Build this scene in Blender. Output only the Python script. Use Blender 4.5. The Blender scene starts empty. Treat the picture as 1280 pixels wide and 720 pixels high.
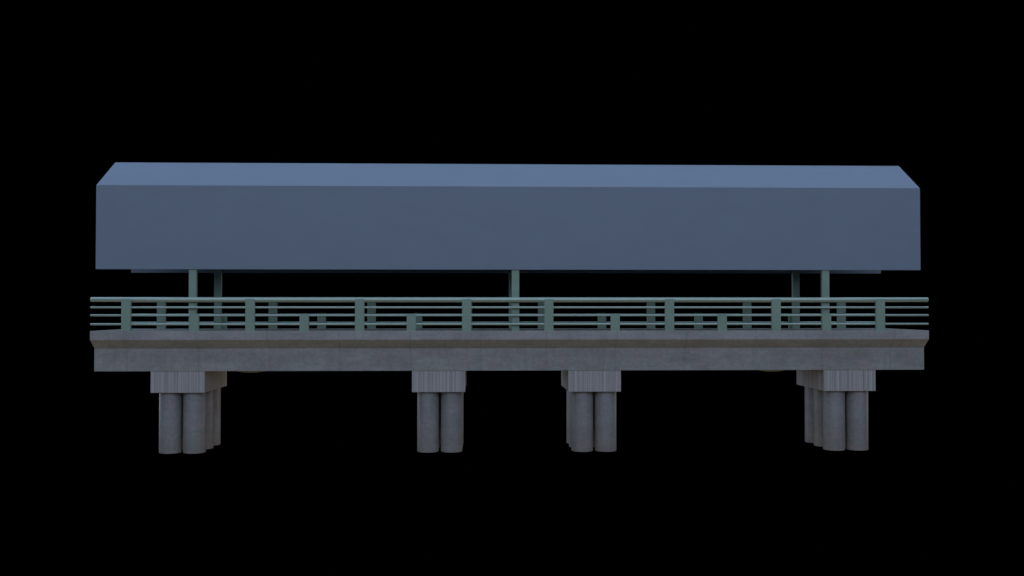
import bpy, bmesh, math
from mathutils import Vector, Matrix

sc = bpy.context.scene
col = sc.collection

# ------------------------------------------------------------------ helpers
def mesh_obj(name, bm, mat, parent=None, smooth=False):
    me = bpy.data.meshes.new(name)
    bmesh.ops.recalc_face_normals(bm, faces=bm.faces)
    bm.to_mesh(me); bm.free()
    me.materials.append(mat)
    if smooth:
        for p in me.polygons:
            p.use_smooth = len(p.vertices) == 4
    o = bpy.data.objects.new(name, me)
    col.objects.link(o)
    if parent: o.parent = parent
    return o

def thing(name, label, cat, loc=(0, 0, 0), group=None):
    o = bpy.data.objects.new(name, None)
    col.objects.link(o)
    o.location = loc
    o.empty_display_size = .3
    tag(o, label, cat, group)
    return o

def tag(o, label, cat=None, group=None):
    o['label'] = label
    if cat: o['category'] = cat
    if group: o['group'] = group

def box_bm(x0, x1, y0, y1, z0, z1, bevel=0):
    bm = bmesh.new()
    bmesh.ops.create_cube(bm, size=1)
    for v in bm.verts:
        v.co = Vector((x0 if v.co.x < 0 else x1, y0 if v.co.y < 0 else y1, z0 if v.co.z < 0 else z1))
    if bevel:
        bmesh.ops.bevel(bm, geom=list(bm.edges), offset=bevel, segments=2, affect='EDGES', profile=.5)
    return bm

def extrude_x(profile, x0, x1, bevel=0):
    """closed (y, z) outline pulled along x"""
    bm = bmesh.new()
    a = [bm.verts.new((x0, y, z)) for y, z in profile]
    b = [bm.verts.new((x1, y, z)) for y, z in profile]
    n = len(profile)
    bm.faces.new(a); bm.faces.new(list(reversed(b)))
    for i in range(n):
        bm.faces.new((a[i], a[(i + 1) % n], b[(i + 1) % n], b[i]))
    bmesh.ops.recalc_face_normals(bm, faces=bm.faces)
    if bevel:
        bmesh.ops.bevel(bm, geom=list(bm.edges), offset=bevel, segments=2, affect='EDGES', profile=.5)
    return bm

def cyl_bm(r, length, axis='Z', seg=48, centre=(0, 0, 0)):
    bm = bmesh.new()
    bmesh.ops.create_cone(bm, cap_ends=True, segments=seg, radius1=r, radius2=r, depth=length)
    caps = [e for e in bm.edges if abs(e.verts[0].co.z - e.verts[1].co.z) < 1e-6]
    bmesh.ops.bevel(bm, geom=caps, offset=min(.012, r * .2), segments=2, affect='EDGES', profile=.5)
    if axis == 'X':
        bmesh.ops.rotate(bm, verts=bm.verts, matrix=Matrix.Rotation(math.pi / 2, 3, 'Y'))
    bmesh.ops.translate(bm, verts=bm.verts, vec=centre)
    return bm

# ------------------------------------------------------------------ materials
class N:
    def __init__(s, name):
        s.m = bpy.data.materials.new(name); s.m.use_nodes = True
        s.t = s.m.node_tree; s.bsdf = s.t.nodes['Principled BSDF']
    def n(s, typ, **kw):
        nd = s.t.nodes.new(typ)
        for k, v in kw.items(): setattr(nd, k, v)
        return nd
    def l(s, a, b): s.t.links.new(a, b)
    def coord(s, scale):
        """world-space position, stretched per axis"""
        g = s.n('ShaderNodeNewGeometry')
        mp = s.n('ShaderNodeMapping'); mp.inputs['Scale'].default_value = scale
        s.l(g.outputs['Position'], mp.inputs['Vector'])
        return mp.outputs['Vector']
    def noise(s, scale_vec, scale, detail=6, rough=.6):
        t = s.n('ShaderNodeTexNoise')
        t.inputs['Scale'].default_value = scale
        t.inputs['Detail'].default_value = detail
        t.inputs['Roughness'].default_value = rough
        s.l(s.coord(scale_vec), t.inputs['Vector'])
        return t.outputs['Fac']
    def ramp(s, fac, stops):
        r = s.n('ShaderNodeValToRGB')
        el = r.color_ramp.elements
        while len(el) < len(stops): el.new(.5)
        for e, (p, c) in zip(el, stops):
            e.position = p; e.color = (*c, 1)
        s.l(fac, r.inputs['Fac'])
        return r.outputs['Color']
    def mul(s, a, b, fac=1):
        m = s.n('ShaderNodeMix', data_type='RGBA', blend_type='MULTIPLY')
        m.inputs[0].default_value = fac
        s.l(a, m.inputs[6]); s.l(b, m.inputs[7])
        return m.outputs[2]
    def bump(s, h, strength, dist=.01):
        b = s.n('ShaderNodeBump')
        b.inputs['Strength'].default_value = strength; b.inputs['Distance'].default_value = dist
        s.l(h, b.inputs['Height']); s.l(b.outputs['Normal'], s.bsdf.inputs['Normal'])
    def base(s, c): s.l(c, s.bsdf.inputs['Base Color'])

def sc3(c, k): return tuple(min(1, v * k) for v in c)

def concrete(name, c, seams=False, lo=.82, hi=1.12, rough=.75, spec=.4, mott=False):
    a = N(name)
    big = a.ramp(a.noise((.55, .8, 1.6), 1.3, 5), [(.30, sc3(c, lo)), (.70, sc3(c, hi))])
    tint = a.ramp(a.noise((1, 1, 1), 2.7, 3), [(.38, (.93, 1.0, .98)), (.62, (1.0, .97, 1.0))])
    fine = a.ramp(a.noise((1, 1, 2.2), 14, 8, .7), [(.3, (.80,) * 3), (.7, (1.0,) * 3)])
    drip = a.ramp(a.noise((4.5, 4.5, .28), 1.6, 5), [(.30, (.92, .915, .90)), (.62, (1.0,) * 3)])
    out = a.mul(a.mul(a.mul(big, tint), fine), drip, )
    if mott:
        out = a.mul(out, a.ramp(a.noise((1, 1, 1.3), 6.5, 9, .8), [(.36, (.85, .85, .86)), (.5, (.98,) * 3), (.66, (1.11, 1.11, 1.12))]))
    if seams:
        g = a.n('ShaderNodeNewGeometry'); sx = a.n('ShaderNodeSeparateXYZ')
        a.l(g.outputs['Position'], sx.inputs[0])
        def mth(op, x, v):
            m = a.n('ShaderNodeMath', operation=op); a.l(x, m.inputs[0]); m.inputs[1].default_value = v
            return m.outputs[0]
        # the pour joints restart where the two 14.3 m deck modules meet
        off = mth('MULTIPLY', mth('GREATER_THAN', sx.outputs[0], .02), -14.31)
        sh = a.n('ShaderNodeMath', operation='ADD')
        a.l(sx.outputs[0], sh.inputs[0]); a.l(off, sh.inputs[1])
        q = mth('FRACT', mth('DIVIDE', mth('ADD', sh.outputs[0], 1.18 + 20.5 * 2.41), 2.41), 0)
        d = mth('ABSOLUTE', mth('SUBTRACT', q, .5), 0)
        line = a.ramp(d, [(0.0, (.87, .86, .85)), (.009, (.94, .93, .92)), (.024, (1, 1, 1))])
        out = a.mul(out, line)
    a.base(out)
    a.bsdf.inputs['Roughness'].default_value = rough
    a.bsdf.inputs['Specular IOR Level'].default_value = spec
    a.bump(a.noise((1, 1, 1), 30, 8, .7), .35, .01)
    return a.m

M_deck = concrete('deck_concrete', (.388, .386, .362), seams=True, mott=True)
M_pile = concrete('pile_concrete', (.312, .308, .300), lo=.88, hi=1.10, rough=.5, mott=True)

def cap_mat():
    a = N('ribbed_cap_concrete')
    c = (.402, .398, .385)
    st = a.ramp(a.noise((1, 1, .002), 12, 5, .85), [(.38, sc3(c, .62)), (.5, sc3(c, .95)), (.62, sc3(c, 1.32))])
    fine = a.ramp(a.noise((1, 1, 1), 16, 6), [(.3, (.9,) * 3), (.7, (1,) * 3)])
    a.base(a.mul(st, fine))
    a.bsdf.inputs['Roughness'].default_value = .7
    a.bump(a.noise((1, 1, .002), 11, 4, .75), .5, .02)
    return a.m
M_cap = cap_mat()

def painted(name, c, rough, var=.06, spec=.5, metallic=0.0, sc_=1.5):
    a = N(name)
    v = a.ramp(a.noise((.5, 1, 1), sc_, 4), [(.3, sc3(c, 1 - var)), (.7, sc3(c, 1 + var))])
    f = a.ramp(a.noise((1, 1, .6), 22, 5), [(.3, (.95,) * 3), (.7, (1,) * 3)])
    a.base(a.mul(v, f))
    a.bsdf.inputs['Roughness'].default_value = rough
    a.bsdf.inputs['Specular IOR Level'].default_value = spec
    a.bsdf.inputs['Metallic'].default_value = metallic
    return a.m
M_roof = painted('blue_grey_roof_sheet', (.200, .255, .312), .55, .03, .4)
M_post = painted('green_painted_steel', (.235, .345, .26), .5, .08)
M_rail = painted('pale_green_rail_steel', (.40, .53, .44), .20, .05, 1.0, .30)
M_dome = painted('yellowed_dome', (.20, .22, .13), .6, .05)

# ------------------------------------------------------------------ bridge deck
XE = 14.34
YF, YB = 0.0, 3.85          # outer faces of the slab
WF, WB = .40, 3.45          # faces of the girder below
deck = thing('bridge_deck', 'long grey concrete deck slab with flared edge, carrying the railings and roof', 'bridge deck', (0, 0, 2.84))
slab = extrude_x([(YF, 3.92), (WF, 3.623), (WB, 3.623), (YB, 3.92), (YB, 4.225), (YF, 4.225)], -XE, XE, .008)
bmesh.ops.translate(slab, verts=slab.verts, vec=(0, 0, -2.84))
mesh_obj('slab', slab, M_deck, deck)
gird = box_bm(-XE, XE, WF, WB, 0, 3.621 - 2.84, .008)
mesh_obj('girder', gird, M_deck, deck)

# ------------------------------------------------------------------ piers
CAPH = 2.102
def make_pier(x, label):
    t = thing('bridge_pier', label, 'pier', (x, 1.92, 0), 'concrete piers under the deck')
    mesh_obj('pier_cap', box_bm(-.915, .915, -1.50, 1.50, CAPH, 2.838, .008), M_cap, t)
    for ry in (-.98, 0, .98):
        for px in (-.383, .440):
            o = mesh_obj('pile', cyl_bm(.378, CAPH - .002, 'Z', 64, (0, 0, (CAPH - .002) / 2)), M_pile, t, True)
            o.location = (px, ry, 0)
    return t
def copy_tree(o, parent=None):
    c = o.copy(); col.objects.link(c); c.parent = parent
    for ch in list(o.children): copy_tree(ch, c)
    return c
p0 = make_pier(-11.53, 'ribbed grey pier on round piles under the left end of the deck')
for x, lab in ((-2.626, "ribbed grey pier on round piles just left of the deck's middle"),
               (2.772, "ribbed grey pier on round piles just right of the deck's middle"),
               (11.709, 'ribbed grey pier on round piles under the right end of the deck')):
    c = copy_tree(p0); c.location.x = x; c['label'] = lab

# ------------------------------------------------------------------ railings
TOP = 4.225
POSTS = [(-13.15, 1), (-10.87, 0), (-8.995, 1), (-7.17, 0), (-5.295, 1), (-3.54, 0), (-1.655, 1)]
def make_railing(y, label):
    t = thing('railing', label, 'railing', (0, y, TOP), 'pale green railings along the deck edges')
    for k in (0, 1):
        for x, tall in POSTS:
            h = (5.31 if tall else 4.805) - TOP
            o = mesh_obj('post', box_bm(-.155, .155, -.06, .06, -.03, h, .006), M_post, t)
            o.location = (x + 14.31 * k, 0, 0)
            if not tall: o['label'] = 'short post reaching only the middle bar'
    mesh_obj('handrail', cyl_bm(.083, 28.7, 'X', 32, (0, .025, 5.287 - TOP)), M_rail, t, True)
    for z in (5.022, 4.752, 4.450):
        mesh_obj('bar', cyl_bm(.036, 28.7, 'X', 20, (0, 0, z - TOP)), M_rail, t, True)
    return t
make_railing(.07, 'pale green railing along the near deck edge, in front of the roof columns')
make_railing(3.77, 'pale green railing along the far deck edge, behind the roof columns')

# ------------------------------------------------------------------ canopy
can = thing('canopy', 'long blue grey gabled roof with deep side panels on green columns above the deck', 'canopy', (0, 1.88, TOP))
RX0, RX1, RC = -14.22, 14.125, -.05
EZ, BZ, RZ = 9.17 - TOP, 6.318 - TOP, 10.20 - TOP
h = 1.74; tk = .05
roof_prof = [(-h, EZ), (0, RZ), (h, EZ), (h - tk, EZ - .002), (0, RZ - tk * 1.2), (-h + tk, EZ - .002)]
mesh_obj('roof', extrude_x(roof_prof, RX0, RX1, .003), M_roof, can)
for s in (-1, 1):
    y0, y1 = sorted((s * h, s * (h - tk)))
    mesh_obj('side_panel', box_bm(RX0, RX1, y0, y1, BZ, EZ - .004, .003), M_roof, can)
for x in (-10.977, .02, 10.805):
    for y in (-1.615, 1.615):
        o = mesh_obj('column', box_bm(-.129, .129, -.075, .075, 0, BZ + .9, .006), M_post, can)
        o.location = (x, y, -.01)

# ------------------------------------------------------------------ shallow domes under the deck
def dome(x, label):
    bm = bmesh.new()
    R, H, seg, rings = .57, .145, 40, 8
    prev = None
    for i in range(rings + 1):
        a = i / rings * math.pi / 2
        r, z = R * math.cos(a) ** .8, -H * math.sin(a)
        if i == rings:
            v = bm.verts.new((0, 0, -H))
            for j in range(seg): bm.faces.new((prev[j], prev[(j + 1) % seg], v))
        else:
            cur = [bm.verts.new((r * math.cos(2 * math.pi * j / seg), r * math.sin(2 * math.pi * j / seg), z)) for j in range(seg)]
            if prev:
                for j in range(seg): bm.faces.new((prev[j], prev[(j + 1) % seg], cur[(j + 1) % seg], cur[j]))
            else: bm.faces.new(list(reversed(cur)))
            prev = cur
    o = mesh_obj('underside_dome', bm, M_dome, None, True)
    for p in o.data.polygons: p.use_smooth = len(p.vertices) <= 4
    o.location = (x, 1.9, 2.838)
    tag(o, label, 'dome', 'shallow domes under the deck')
dome(-9.36, 'shallow dark yellowish dome peeping out under the deck beside the leftmost pier')
dome(9.38, 'shallow dark yellowish dome peeping out under the deck beside the rightmost pier')

# ------------------------------------------------------------------ lamps (black surroundings)
w = bpy.data.worlds.new('World'); sc.world = w; w.use_nodes = True
w.node_tree.nodes['Background'].inputs[0].default_value = (0, 0, 0, 1)
w.node_tree.nodes['Background'].inputs[1].default_value = 0

def lamp(name, loc, size, watts, colour, target=(0, 2, 5)):
    d = bpy.data.lights.new(name, 'AREA'); d.shape = 'RECTANGLE'
    d.size, d.size_y = size; d.energy = watts; d.color = colour
    o = bpy.data.objects.new(name, d); col.objects.link(o)
    o.location = loc
    o.rotation_euler = (Vector(target) - Vector(loc)).to_track_quat('-Z', 'Y').to_euler()
    return o
lamp('top_lamp', (0, 2, 45), (110, 60), 23300, (.515, .67, .98))
lamp('front_lamp', (0, -58, 28), (130, 40), 21800, (.63, .735, 1.0))
lamp('left_lamp', (-60, 36, 12), (50, 36), 10500, (.66, .78, 1.0))
lamp('right_lamp', (60, 36, 10), (50, 36), 6000, (1.0, .90, .84))
lamp('low_lamp', (0, -6, -38), (110, 60), 6200, (1.0, .78, .52))

# ------------------------------------------------------------------ camera
F = 1244.0
cam = bpy.data.cameras.new('camera'); cam.sensor_width = 36; cam.lens = F / 1280 * 36
cam.clip_end = 500
co = bpy.data.objects.new('camera', cam); col.objects.link(co)
co.location = (-1.2, -34, 5.0)
co.rotation_euler = (math.pi / 2 + math.atan(25 / F), 0, -math.atan(40 / F))
sc.camera = co
sc.view_settings.view_transform = 'Standard'
sc.view_settings.look = 'None'
sc.view_settings.exposure = 0
sc.view_settings.gamma = 1
